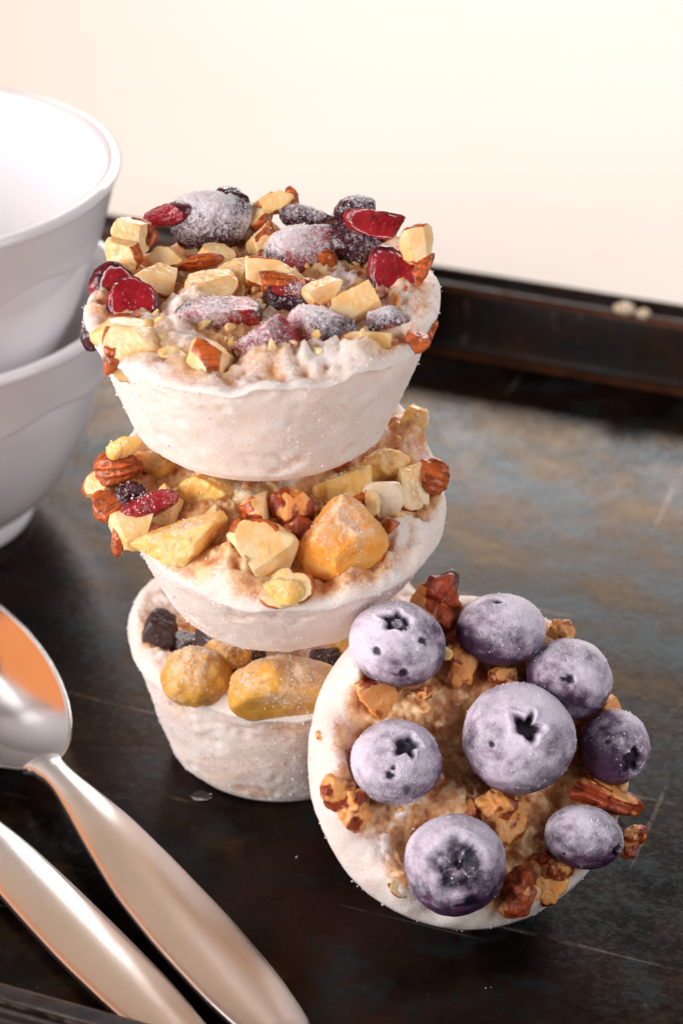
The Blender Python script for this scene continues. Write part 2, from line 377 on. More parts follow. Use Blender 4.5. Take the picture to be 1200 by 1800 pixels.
# ------------------------------------------------------------------ cup bodies
CAMR = np.stack([[1, 0, 0], [0, math.sin(PITCH), math.cos(PITCH)], [0, -math.cos(PITCH), math.sin(PITCH)]], 1).astype(float)   # right, up, towards the viewer
def frame(az, el):
    a, e = R(az), R(el); w_ = np.array([math.cos(a)*math.cos(e), math.sin(a)*math.cos(e), math.sin(e)])
    u = np.array([-math.sin(a), math.cos(a), 0]); return np.stack([u, np.cross(w_, u), w_], 1)
rng = np.random.default_rng(4)
def octa(points, sizes, seed):
    r = np.random.default_rng(seed); n = len(points)
    base = np.array([[1, 0, 0], [-1, 0, 0], [0, 1, 0], [0, -1, 0], [0, 0, 1], [0, 0, -1]], float)
    f = np.array([[0, 2, 4], [2, 1, 4], [1, 3, 4], [3, 0, 4], [2, 0, 5], [1, 2, 5], [3, 1, 5], [0, 3, 5]])
    v = base[None]*(r.uniform(.5, 1.2, (n, 6, 1)))+r.normal(0, .25, (n, 6, 3))
    ang = r.normal(size=(n, 3, 3)); q = np.linalg.qr(ang)[0]
    v = np.einsum('nij,nkj->nki', q, v)*np.asarray(sizes)[:, None, None]+points[:, None]
    return v.reshape(-1, 3), (f[None]+6*np.arange(n)[:, None, None]).reshape(-1, 3)
class Cup:
    def __init__(s, base, az, el, h, rb, rt, label, group, bits, seed, lip=.32, dip=.12, lump=.10, wet=.4, rag=.10, high=(0, 0), stain=.15, off=(0, 0), wide=0, gran=.055, soak=.85):
        s.F = frame(az, el); s.h = h; s.seed = seed
        s.e = empty('frozen_yogurt_cup', base, s.F, label, 'frozen cup', group)
        s.base = np.array(base); s.camF = s.F.T@CAMR; s.up = s.F.T@np.array([0, 0, 1.])
        s.grain_p = []; s.grain_s = []
        bits = [b.split() for b in bits.strip().splitlines()]
        lumps = [b for b in bits if b[0] == 'cream']; s.bits = [b for b in bits if b[0] != 'cream']
        nt = 300; th = np.linspace(0, 2*np.pi, nt, endpoint=False)
        er = .28
        pr = [(rb*.02, .02), (rb*.5, .01), (rb-er, 0)]
        for a in np.linspace(-80, -12, 7): pr.append((rb-er+er*math.cos(R(a))*1.0, er+er*math.sin(R(a))))
        z0 = er*.8
        for k in np.linspace(0, 1, 46)[1:]:
            zz = z0+(h-lip*.9-z0)*k; pr.append((rb+(rt-rb)*(zz/h)**.92, zz))
        ro = pr[-1][0]
        for a in np.linspace(0, 90, 10)[1:]:
            pr.append((rt-lip+lip*math.cos(R(a)), h-lip*.9+lip*.9*math.sin(R(a))))
        nlip = len(pr)
        for k in np.linspace(1, 0.01, 70)[1:]:
            pr.append(((rt-lip)*k, h))
        pr = np.array(pr); n = len(pr); nwall = nlip
        c, sn = np.cos(th), np.sin(th)
        v = np.stack([np.outer(pr[:, 0], c), np.outer(pr[:, 0], sn), np.repeat(pr[:, 1:2], nt, 1)], 2).reshape(-1, 3)
        rad = np.repeat(pr[:, 0], nt); row = np.repeat(np.arange(n), nt)
        top = row >= nwall-9
        xo, yo = np.tile(np.cos(th), n)*rad-off[0], np.tile(np.sin(th), n)*rad-off[1]
        inner = sstep(rt-lip*.5-wide, rt-lip-.5-wide, np.hypot(xo, yo)+.25*wide*np.sin(3*np.tile(th, n)+seed))*top
        # out of round, dents of the mould, ragged lip
        ang = np.tile(th, n); cir = np.stack([np.cos(ang)*2, np.sin(ang)*2, np.zeros_like(ang)], 1)
        wob = .05*fbm(cir, .5, 2, seed)
        k = 1+wob*sstep(0, h, v[:, 2])/1.0
        v[:, :2] *= k[:, None]
        rr = rad+1e-6; dirn = np.stack([v[:, 0]/np.maximum(np.hypot(v[:, 0], v[:, 1]), 1e-6), v[:, 1]/np.maximum(np.hypot(v[:, 0], v[:, 1]), 1e-6), 0*rr], 1)
        wallm = (~top)*sstep(.0, .3, v[:, 2])
        pit = np.clip(fbm(v, 1.6, 3, seed+3)-.52, 0, 1)
        disp = .035*fbm(v, 1.1, 3, seed+1)+.010*fbm(v, 6, 3, seed+2)-.16*np.minimum(pit, .3)
        upper = sstep(h*.55, h*.97, v[:, 2])*(~top)
        disp += -.10*upper*np.clip(fbm(v, 2.2, 3, seed+8)-.05, 0, 1)
        v += dirn*(disp*np.maximum(wallm, .25*top))[:, None]
        rg = rag*fbm(np.stack([v[:, 0], v[:, 1], 0*rr], 1), 1.3, 4, seed+5)
        v[:, 2] += rg*sstep(h*.6, h, v[:, 2])
        v[:, 2] += high[1]*np.clip(np.cos(ang-R(high[0])), 0, 1)**3*sstep(h*.5, h, v[:, 2])*sstep(rt-1.0, rt-.2, rad)
        # creamy top: a hollow, swirls, granules
        tn = fbm(v, 1.25, 4, seed+6); tg = fbm(v, 5.5, 3, seed+7)
        v[:, 2] += inner*(-dip+lump*2.2*tn+gran*tg)+(.03*tg)*top
        for b in lumps:
            bu, bv, bw, ba, bb = map(float, b[1:6]); fph = R(float(b[6]))
            dx, dy = v[:, 0]-bu, v[:, 1]-bv; x = dx*math.cos(fph)+dy*math.sin(fph); y = -dx*math.sin(fph)+dy*math.cos(fph)
            q = np.exp(-((x/ba)**2+(y/(bb*1.15))**2)*1.3); v[:, 2] += top*q*(.26+.10*tg)*(rad < rt-.1)
        base_h = h-dip
        w_ = inner*np.clip(wet+2.6*(base_h+.02-v[:, 2])+.35*fbm(v, .9, 2, seed+9), 0, 1)
        # juice soaks the cream around each topping
        near = np.zeros(len(v))
        for b in s.bits:
            bu, bv = float(b[1]), float(b[2]); br = .9*max(float(b[4]), float(b[5]))
            near = np.maximum(near, sstep(br+.50, br*.45, np.hypot(v[:, 0]-bu, v[:, 1]-bv)))
        w_ = np.clip(w_+soak*near*top*sstep(rt-wide, rt-.35-wide, np.hypot(xo, yo)), 0, 1)
        w_ += stain*wallm*np.clip(2*fbm(v*np.array([1, 1, .6]), .7, 3, seed+15), 0, 1)
        w_ += .45*pit*wallm+.35*upper*np.clip(fbm(v, 1.4, 3, seed+11), 0, 1)
        v[:, 2] += .16*near*top*sstep(rt, rt-.3, rad)
        s.v, s.top, s.wallm, s.rad, s.rt, s.w = v, top, wallm, rad, rt, w_
        obj('yogurt_body', mesh_from('yogurt_body', v, grid_faces(nt, n), dict(wet=np.clip(w_, 0, 1))), M['yogurt'], s.e)
        # frost grains on the wall and lip
        r = np.random.default_rng(seed)
        den = (.20+.8*np.clip(fbm(v, .9, 3, seed+12)+.35, 0, 1))*np.maximum(wallm, .8*top)*(1-.85*np.clip(w_, 0, 1))*(rad > .4)*np.maximum(rad, .1)
        den[v[:, 2] < .05] = 0
        idx = r.choice(len(v), 5200, p=den/den.sum())
        s.grain_p.append(v[idx]+r.normal(0, .012, (len(idx), 3))); s.grain_s.append(.008+.024*r.random(len(idx))**3)
        for b in s.bits: s.add(b)
    def opts(s, o):
        d = {}
        if o != '-':
            for x in o.split(','):
                a, _, c = x.partition('='); d[a] = (float(c) if c.replace('.', '', 1).isdigit() else (c or True))
        return d
    def add(s, b):
        kind = b[0]; u, v_, w_, a, bb = map(float, b[1:6]); phi = R(float(b[6])); dep = float(b[7]); cuts = b[8]; seed = int(b[9]); o = s.opts(b[10])
        r = np.random.default_rng(seed*7+1)
        c_ = dep*(a+bb)/2*(.75 if o.get('brown') and not o.get('ridge') else 1)
        ph = np.array([[math.cos(phi), -math.sin(phi), 0], [math.sin(phi), math.cos(phi), 0], [0, 0, 1]])
        Rm = s.camF@ph
        d, f = ico(6 if max(a, bb) > .42 else 5)
        dims = np.array([a, bb, c_])
        blob = {'pecan': .30, 'mango': .16, 'golden': .14, 'almond': .12, 'cherry': .12, 'choc': .08}[kind]
        pw = {'mango': 2.5, 'golden': 2.2, 'choc': 2.3}.get(kind, 2.2)
        re = 1/np.sum(np.abs(d/dims)**pw, axis=1)**(1/pw)
        re = re*(1+blob*fbm(d, 1.3 if kind != 'pecan' else 1.35, 2, seed))
        if o.get('lobes'):
            re = re*(1-.30*np.exp(-((d[:, 1]/.16)**2))*(d[:, 2] > -.2)-.10*np.exp(-(((d[:, 1]-.5)/.10)**2))-.10*np.exp(-(((d[:, 0]-.2)/.10)**2)))
        planes = []
        NN = dict(F=(0, 0, 1), L=(-1, 0, .35), R=(1, 0, .35), T=(0, 1, .35), D=(0, -1, .35))
        if cuts != '-':
            for ch in cuts:
                nv = np.array(NN[ch], float)+r.normal(0, .30, 3); nv /= np.linalg.norm(nv)
                planes.append((nv, r.uniform(.40, .66)))
        extra = {'almond': 3, 'cherry': 2, 'mango': 3, 'choc': 4, 'pecan': 2, 'golden': 0}[kind]
        if kind == 'almond' and cuts != '-': extra = 4
        if o.get('brown'): extra = 1 if o.get('ridge') else 5
        if o.get('wet') and len(cuts) == 1: extra = 0
        for k in range(extra):
            nv = r.normal(size=3); nv /= np.linalg.norm(nv); planes.append((nv, r.uniform(.50, .85)))
        inv = [re**-1.0]; pp = {'pecan': 9, 'mango': 5, 'almond': 26}.get(kind, 14)
        rp = []
        for nv, hh in planes:
            sup = np.linalg.norm(nv*dims)*hh; dn_ = d@nv; rp.append(np.where(dn_ > 1e-3, sup/np.maximum(dn_, 1e-3), 1e3))
        rmin = np.min(rp, axis=0) if rp else np.full(len(d), 1e3)
        rad = (re**-pp+rmin**-pp)**(-1/pp)
        skin = sstep(.93, 1.0, rmin/re)
        v = d*rad[:, None]
        v = v/np.abs(v).max(axis=0)*dims          # fill the intended size
        am = {'pecan': .035, 'almond': .018, 'cherry': .030, 'mango': .05, 'golden': .040, 'choc': .03}[kind]
        sz = (a+bb)/2
        if o.get('wet'): am = .012
        v += d*(am*fbm(v+seed, 2.2/sz**.5, 3, seed)*min(1, sz/.45))[:, None]+d*(.008*fbm(v, 14, 2, seed))[:, None]
        if o.get('ridge'): v += d*(.013*np.sin(v[:, 1]*42+2*fbm(v, 2, 2, seed))*skin)[:, None]
        mk = kind
        nl = fbm(v+seed*3, 1.5/sz, 3, seed+2)
        if kind == 'almond': skin = skin*(1 if (o.get('brown') or cuts != '-') else 1)
        if kind == 'almond' and cuts != '-' and not o.get('brown'): skin = skin*sstep(-.25, .25, fbm(d+seed, .9, 2, seed+3)+.30)
        if o.get('brown'): skin = np.maximum(skin, .75)
        if o.get('white'): mk = 'white'; skin = skin*0
        if o.get('orange'): mk = 'orange'
        if kind in ('mango', 'golden', 'choc'): skin = skin*.4
        if kind == 'pecan':
            base = .55
            if o.get('pale'): base = .28
            if o.get('dark'): base = .80
            skin = np.clip(base*np.maximum(skin, .55)+.55*nl, 0, 1)
        if 'skin' in o: skin = np.clip(o['skin']+.3*nl, 0, 1)*np.ones(len(v)) if o['skin'] > 0 else skin*.55
        fo = o.get('frost', .0 if kind != 'pecan' else .0); upn = d@(s.camF.T@s.up if False else (Rm.T@s.up))
        fr = np.clip(fo*(.80+.45*upn)+(.22*fbm(v, 1.6, 3, seed+4) if fo > .15 else 0), 0, 1)
        if o.get('wet'): fr = np.maximum(fr, .62*np.exp(-((rmin/re-.97)/.06)**2))      # pale skin edge round a cut face
        nm = {'pecan': 'pecan_piece', 'almond': 'almond_piece', 'cherry': 'cherry_piece', 'mango': 'orange_fruit_piece', 'golden': 'golden_fruit_piece', 'choc': 'chocolate_chunk'}[kind]
        ob = obj(nm, mesh_from(nm, v, f, dict(skin=skin, frost=fr)), M[mk], s.e, (u, v_, w_), Rm)
        if fo > .15:
            k = int(1500*fo*sz); pr_ = np.clip(fr, 0, 1)**1.5+1e-6; idx = r.choice(len(v), k, p=pr_/pr_.sum())
            P = (v[idx]+d[idx]*.004+r.normal(0, .008, (k, 3)))@Rm.T+np.array([u, v_, w_])
            s.grain_p.append(P); s.grain_s.append(.006+.020*r.random(k)**2.5)
        return ob
    def crumbs(s, n, mat, r0, seed):
        # small nut crumbs pressed into the cream between the larger pieces
        r = np.random.default_rng(seed); vs_, fs_, k0 = [], [], 0; d, f = ico(3)
        ok = np.flatnonzero(s.top & (s.rad > .3) & (s.rad < s.rt-.55)); pick = r.choice(ok, n, p=s.rad[ok]/s.rad[ok].sum())
        for i in pick:
            dims = r.uniform(.5, 1.0, 3)*r0*(.6+1.3*r.random()**2); re = np.ones(len(d))*9
            for k in range(8):
                nv = r.normal(size=3); nv /= np.linalg.norm(nv); q = d@nv; re = np.minimum(re, np.where(q > .05, r.uniform(.35, .85)/np.maximum(q, .05), 9))
            re = np.minimum(re, 1.1); vs_.append(d*re[:, None]*dims@np.linalg.qr(r.normal(size=(3, 3)))[0]+s.v[i]+np.array([0, 0, .04])); fs_.append(f+k0); k0 += len(d)
        v = np.vstack(vs_); sk = np.repeat(r.random(n)**3, len(d))
        o = obj('nut_crumbs', mesh_from('nut_crumbs', v, np.vstack(fs_), dict(skin=sk, frost=np.zeros(len(v))), smooth=False), M[mat], s.e); o['kind'] = 'stuff'
    def finish(s):
        v, f = octa(np.vstack(s.grain_p), np.concatenate(s.grain_s), s.seed)
        o = obj('frost', mesh_from('frost', v, f, smooth=False), M['frost'], s.e); o['kind'] = 'stuff'

GRP = 'frozen yogurt cups with fruit and nuts'
TOP_BITS = '''
cherry -1.11 2.74 3.17 0.92 0.62 12 .9 - 1 frost=.56
cherry -1.80 2.35 3.45 0.53 0.25 8 .8 F 2 frost=.12,skin=0
cherry -0.66 2.87 3.54 0.39 0.28 -10 .8 - 3 frost=.25
almond -2.48 1.65 3.31 0.43 0.46 0 .9 FRT 4 -
almond -2.70 1.24 3.11 0.41 0.41 10 .9 FTL 5 -
almond -2.33 1.85 3.28 0.27 0.38 60 .7 FL 6 brown
cherry -2.83 0.57 2.79 0.43 0.45 50 .55 F 7 frost=.10,skin=0,wet
cherry -2.38 -0.33 2.85 0.51 0.46 15 .5 F 8 frost=.08,skin=0,wet
cherry -3.10 -0.20 2.32 0.25 0.53 -12 .6 - 9 frost=.45
almond -2.48 -1.49 2.80 0.61 0.38 0 .8 FT 10 -
almond -2.06 -1.99 2.63 0.73 0.68 0 .9 FRTD 11 -
almond -2.60 -2.11 2.60 0.24 0.38 -15 .9 - 12 brown
almond -0.91 -2.48 2.53 0.63 0.72 0 .7 FLRT 13 -
cherry 0.11 -2.19 2.80 0.76 0.50 20 .6 FTDLR 14 frost=.42,skin=0.0
almond -1.89 0.66 2.89 0.63 0.42 10 .9 FTR 15 -
almond -1.03 0.23 2.92 0.63 0.39 12 .8 FTL 16 -
almond -1.78 1.58 2.87 0.42 0.25 -5 .8 FT 17 -
almond -1.26 1.21 2.95 0.54 0.16 10 .8 - 18 brown
almond -0.96 1.67 2.95 0.49 0.24 -15 .8 FT 19 -
almond -0.45 0.86 2.87 0.45 0.37 0 .9 FR 20 frost=.2
almond 0.23 0.48 3.09 0.57 0.34 -5 .8 FTLR 21 -
almond 0.26 0.22 2.97 0.45 0.24 -8 .8 - 22 brown
cherry -0.77 -0.90 2.77 0.87 0.45 8 .8 TD 23 frost=.52
cherry 0.58 -0.03 2.77 0.53 0.37 15 .8 T 24 frost=.36
cherry 1.16 -1.45 2.83 0.73 0.45 -20 .8 T 25 frost=.52
almond 1.22 -0.18 2.97 0.44 0.32 0 .9 FRT 26 -
almond 0.93 0.15 2.92 0.21 0.27 30 .8 - 27 brown
almond 1.85 -0.84 3.09 0.70 0.49 28 .6 FRTD 28 -
cherry 2.48 0.35 2.89 0.49 0.80 12 .45 F 29 frost=.06,skin=0,wet
cherry 2.23 -1.02 2.77 0.52 0.37 -5 .8 T 30 frost=.6
cherry 0.80 1.82 2.92 0.83 0.58 8 .8 - 31 frost=.58
cherry 1.76 1.97 3.02 0.57 0.46 -10 .9 - 32 frost=.30
cherry 0.90 2.82 3.23 0.73 0.27 -4 .8 T 33 frost=.55
cherry 2.31 1.85 3.54 0.77 0.36 -8 .7 FTR 34 frost=.05,skin=0.3,wet
cherry 1.79 2.34 3.57 0.44 0.28 10 .8 - 35 frost=.3
almond 2.93 0.58 3.60 0.41 0.43 30 .6 FRL 36 -
almond 3.02 -0.06 3.42 0.15 0.35 -25 .5 - 37 brown
almond 2.12 -1.77 2.73 0.71 0.25 4 .8 FTR 38 -
almond 2.03 -1.75 2.65 0.46 0.10 8 .6 - 39 brown
almond 2.89 -1.66 2.70 0.24 0.25 40 .7 - 40 brown
almond 3.15 -0.81 2.52 0.16 0.32 -12 .6 - 41 brown
almond 0.25 2.95 3.51 0.43 0.28 10 .8 FT 42 -
almond 0.55 2.90 3.60 0.13 0.28 15 .6 - 43 brown
almond -0.07 2.94 3.27 0.43 0.43 0 .8 FTR 44 -
almond 0.03 2.20 2.92 0.42 0.34 25 .5 FRT 45 frost=.25
almond -0.28 2.94 2.99 0.29 0.36 0 .8 FT 46 -
cream -1.35 -0.27 2.65 0.48 0.32 15 .9 - 47 -
cream 1.41 1.24 2.72 0.38 0.33 15 .9 - 48 -
cream 2.58 -0.21 2.62 0.48 0.32 0 .9 - 49 -
cream 1.11 -2.34 2.55 0.61 0.31 12 .9 - 50 -
cream -1.50 -1.40 2.55 0.36 0.36 0 .9 - 51 -
'''
MID_BITS = '''
almond -3.14 -0.03 3.15 0.50 0.36 12 .8 - 60 brown,ridge
almond -3.38 -0.23 2.83 0.41 0.43 70 .8 FL 61 -
mango -3.02 -0.03 3.68 0.37 0.21 12 .8 - 62 frost=.2
mango -2.37 0.35 2.88 0.50 0.31 -20 .8 T 63 frost=.3
almond -3.35 -0.68 2.78 0.33 0.36 35 .8 - 64 brown
cherry -2.91 -0.59 2.93 0.32 0.25 20 .8 - 65 frost=.25
cherry -2.72 -1.01 3.01 0.73 0.25 17 .7 T 66 frost=.22,skin=.25
almond -2.26 -0.89 2.85 0.34 0.47 -20 .8 FTR 67 -
almond -2.94 -1.45 2.88 0.48 0.42 10 .8 FTLR 68 -
almond -3.20 -1.51 2.76 0.19 0.37 -14 .8 - 69 brown
almond -2.63 -1.55 2.86 0.23 0.27 10 .8 - 70 brown
mango -1.93 -1.87 2.94 1.01 0.51 20 .7 TDR 71 frost=.32
mango -1.40 -0.57 2.93 0.68 0.32 0 .8 T 72 frost=.25
mango -0.75 -0.65 2.83 0.43 0.37 0 .8 T 73 frost=.5
almond -0.66 -2.53 3.11 0.72 0.69 -38 .6 FRD 74 -
almond -1.04 -2.10 2.98 0.21 0.51 -12 .9 - 75 brown
almond -0.23 -3.03 2.71 0.57 0.37 12 .8 F 76 -
mango -0.25 -3.18 2.78 0.39 0.26 6 .7 F 99 frost=.3
mango 0.87 -2.31 3.11 0.88 0.76 38 .7 FTRLD 77 frost=.36,orange
almond -0.54 -1.31 3.14 0.39 0.44 10 .9 FR 78 -
almond -0.65 -1.36 3.27 0.13 0.15 0 .9 - 79 brown
pecan 0.10 -1.28 3.10 0.51 0.39 0 .9 - 80 dark
pecan 0.10 -1.84 2.81 0.43 0.37 20 .8 - 81 dark
mango 1.04 -0.62 2.93 0.68 0.41 15 .8 FT 82 frost=.25
almond 1.43 -1.39 3.10 0.28 0.32 30 .7 FT 83 brown
almond 1.59 -1.41 3.15 0.18 0.31 5 .8 FR 84 -
almond 1.85 -1.21 3.07 0.40 0.47 5 .9 F 85 white
mango 1.96 -0.07 2.93 0.54 0.41 10 .8 T 86 frost=.35
almond 2.44 -0.66 2.85 0.45 0.60 -15 .8 FRLT 87 -
almond 2.83 -0.54 2.91 0.38 0.38 -25 .8 L 88 brown,ridge
mango 2.81 0.99 2.99 0.32 0.38 -25 .8 T 89 frost=.25
cream -1.21 -0.94 2.63 0.54 0.32 10 .9 - 90 -
cream -1.04 -2.66 2.61 0.63 0.37 15 .9 - 91 -
cream 2.18 -1.65 2.66 0.59 0.38 20 .9 - 92 -
cream 2.62 0.76 2.73 0.50 0.33 0 .9 - 93 -
cream -1.94 -0.59 2.88 0.32 0.22 0 .9 - 94 -
cream 0.62 -1.03 2.63 0.32 0.32 0 .9 - 95 -
cream -1.13 -2.48 2.81 0.37 0.37 20 .9 - 96 -
'''
BOT_BITS = '''
choc -2.43 -0.78 3.37 0.39 0.46 -30 .8 F 100 frost=.1
choc -1.97 -0.87 3.12 0.39 0.32 10 .8 FR 101 frost=.25
golden -1.65 -2.60 3.47 0.72 0.63 -8 .9 - 102 frost=.4
choc -0.94 -2.05 3.37 0.42 0.48 20 .8 FT 103 frost=.25
golden 0.13 -3.24 3.52 1.14 0.75 8 .8 D 104 frost=.4
choc 0.96 -2.03 3.47 0.38 0.40 0 .8 F 105 frost=.25
choc 3.46 -0.04 4.09 0.25 0.23 10 .9 F 106 frost=.2
golden -1.02 -2.20 3.72 0.51 0.34 0 .9 - 107 frost=.4
golden 1.71 -1.58 3.72 0.75 0.63 10 .9 - 108 frost=.4
golden -0.75 -0.13 3.62 0.88 0.65 10 .9 - 109 frost=.4
golden 0.78 0.16 3.72 0.89 0.65 -10 .9 - 110 frost=.4
cream -2.96 -0.00 3.12 0.36 0.53 -10 .9 - 111 -
cream -2.22 -1.50 3.12 0.46 0.35 -30 .9 - 112 -
cream -0.68 -2.74 2.93 0.68 0.34 0 .9 - 113 -
choc -1.34 -1.42 3.62 0.40 0.35 0 .8 F 114 frost=.2
choc -0.58 -1.90 3.52 0.34 0.34 0 .8 F 115 frost=.3
'''
LEAN_BITS = '''
pecan -0.15 3.10 2.75 0.50 0.61 -28 .8 - 200 lobes
pecan -1.68 1.45 2.67 0.45 0.45 20 .8 F 201 -
pecan 0.13 1.78 2.70 0.45 0.45 -35 .8 F 202 -
pecan -2.71 -0.12 2.70 0.37 0.41 10 .9 - 203 -
pecan -2.51 -0.45 2.67 0.44 0.39 60 .9 - 204 -
pecan 0.18 -0.85 2.73 0.45 0.35 12 .8 - 205 -
pecan 0.38 -1.32 2.67 0.33 0.43 -20 .8 F 206 pale
pecan 2.33 -1.08 2.75 0.87 0.36 -20 .8 - 207 lobes
pecan 0.24 -2.63 2.73 0.35 0.60 -14 .8 - 208 dark
pecan 2.83 -1.91 2.55 0.28 0.20 -5 .8 - 209 dark
pecan 2.65 -2.18 2.55 0.23 0.22 0 .8 - 210 dark
pecan 1.11 -2.29 2.69 0.33 0.23 -8 .8 - 211 -
pecan 0.91 -2.01 2.60 0.27 0.19 10 .8 - 212 dark
pecan 0.90 -2.63 2.57 0.48 0.30 15 .8 F 213 pale
pecan 2.15 2.12 2.65 0.33 0.28 10 .8 F 214 pale
pecan 2.90 0.57 2.65 0.26 0.24 20 .8 F 215 pale
pecan 0.89 1.46 2.63 0.30 0.25 0 .8 F 216 -
pecan 1.96 -0.17 2.60 0.27 0.46 10 .8 - 217 dark
pecan -2.73 0.92 2.54 0.21 0.12 -12 .8 - 218 -
almond -1.92 -1.97 2.67 0.28 0.23 -35 .8 FT 219 -
almond -0.36 2.03 3.21 0.16 0.15 0 .9 FT 220 -
pecan -0.76 1.39 2.63 0.35 0.16 18 .8 - 221 -
pecan 0.08 2.28 2.65 0.38 0.32 0 .8 - 222 -
cream -0.79 0.97 2.55 0.45 0.48 20 .9 - 223 -
cream -0.73 0.16 2.55 0.38 0.59 10 .9 - 224 -
cream -1.65 -0.81 2.53 0.48 0.43 30 .9 - 225 -
cream 2.97 -0.98 2.50 0.27 0.44 -30 .9 - 226 -
cream -0.27 -0.63 2.55 0.43 0.32 0 .9 - 227 -
cream 0.78 -1.68 2.51 0.38 0.48 0 .9 - 228 -
cream 1.32 -2.97 2.49 0.59 0.27 25 .9 - 229 -
cream -1.90 2.06 2.45 0.38 0.48 -20 .9 - 230 -
cream -2.67 0.45 2.45 0.32 0.64 0 .9 - 231 -
cream 1.87 -2.53 2.50 0.43 0.32 30 .9 - 232 -
cream -1.92 -1.62 2.49 0.37 0.48 30 .9 - 233 -
'''
BERRIES = [
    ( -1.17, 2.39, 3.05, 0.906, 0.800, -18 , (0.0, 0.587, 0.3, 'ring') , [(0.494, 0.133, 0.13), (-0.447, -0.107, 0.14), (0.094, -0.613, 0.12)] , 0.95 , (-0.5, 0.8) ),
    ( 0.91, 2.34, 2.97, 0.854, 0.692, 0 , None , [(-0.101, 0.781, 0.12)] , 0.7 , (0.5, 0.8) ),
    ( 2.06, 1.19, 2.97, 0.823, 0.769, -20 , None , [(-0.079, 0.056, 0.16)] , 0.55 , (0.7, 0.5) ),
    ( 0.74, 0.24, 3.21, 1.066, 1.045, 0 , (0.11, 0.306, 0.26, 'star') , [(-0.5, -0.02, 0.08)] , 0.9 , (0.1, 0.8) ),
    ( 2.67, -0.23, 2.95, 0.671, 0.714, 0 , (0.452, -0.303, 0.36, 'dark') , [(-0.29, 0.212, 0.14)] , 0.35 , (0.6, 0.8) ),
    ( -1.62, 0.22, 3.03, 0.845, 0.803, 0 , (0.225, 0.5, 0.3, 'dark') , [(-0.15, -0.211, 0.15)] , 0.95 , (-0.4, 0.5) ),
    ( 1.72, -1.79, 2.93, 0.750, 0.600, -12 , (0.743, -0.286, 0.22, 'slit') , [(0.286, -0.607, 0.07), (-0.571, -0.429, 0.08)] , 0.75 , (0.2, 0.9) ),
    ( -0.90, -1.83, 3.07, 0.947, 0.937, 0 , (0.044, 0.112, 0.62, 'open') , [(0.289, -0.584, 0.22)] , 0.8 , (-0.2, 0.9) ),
]
bot = Cup((-1.249, 42.046, 0.0), 270, 90, 3.1, 2.3, 3.27, 'bottom cup of the stack with golden fruit and dark chunks, standing on the tray', GRP, BOT_BITS, 11, lip=.34, dip=.15, lump=.12, wet=.3, stain=.28)
mid = Cup((-1.257, 40.981, 4.981), 277, 75, 2.6, 2.3, 3.3, 'middle cup of the stack, tilted, topped with orange fruit and chopped almonds', GRP, MID_BITS, 23, lip=.24, dip=.08, lump=.12, wet=.6, wide=-.1)
top = Cup((-1.518, 40.819, 8.3), 270, 90, 2.65, 2.3, 3.42, 'topmost cup of the stack with dark red cherries and chopped almonds', GRP, TOP_BITS, 37, lip=.16, dip=.06, lump=.10, wet=.15, soak=.5, rag=.14, high=(25, .32), wide=-.08)
lean = Cup((1.926, 38.656, 1.679), 287, 40, 2.55, 2.25, 3.2, 'cup leaning on the stack with frosted blueberries and pecans facing the viewer', GRP, LEAN_BITS, 53, lip=.55, dip=.26, lump=.13, wet=1.5, off=(.16, .06), wide=.05, gran=.035)

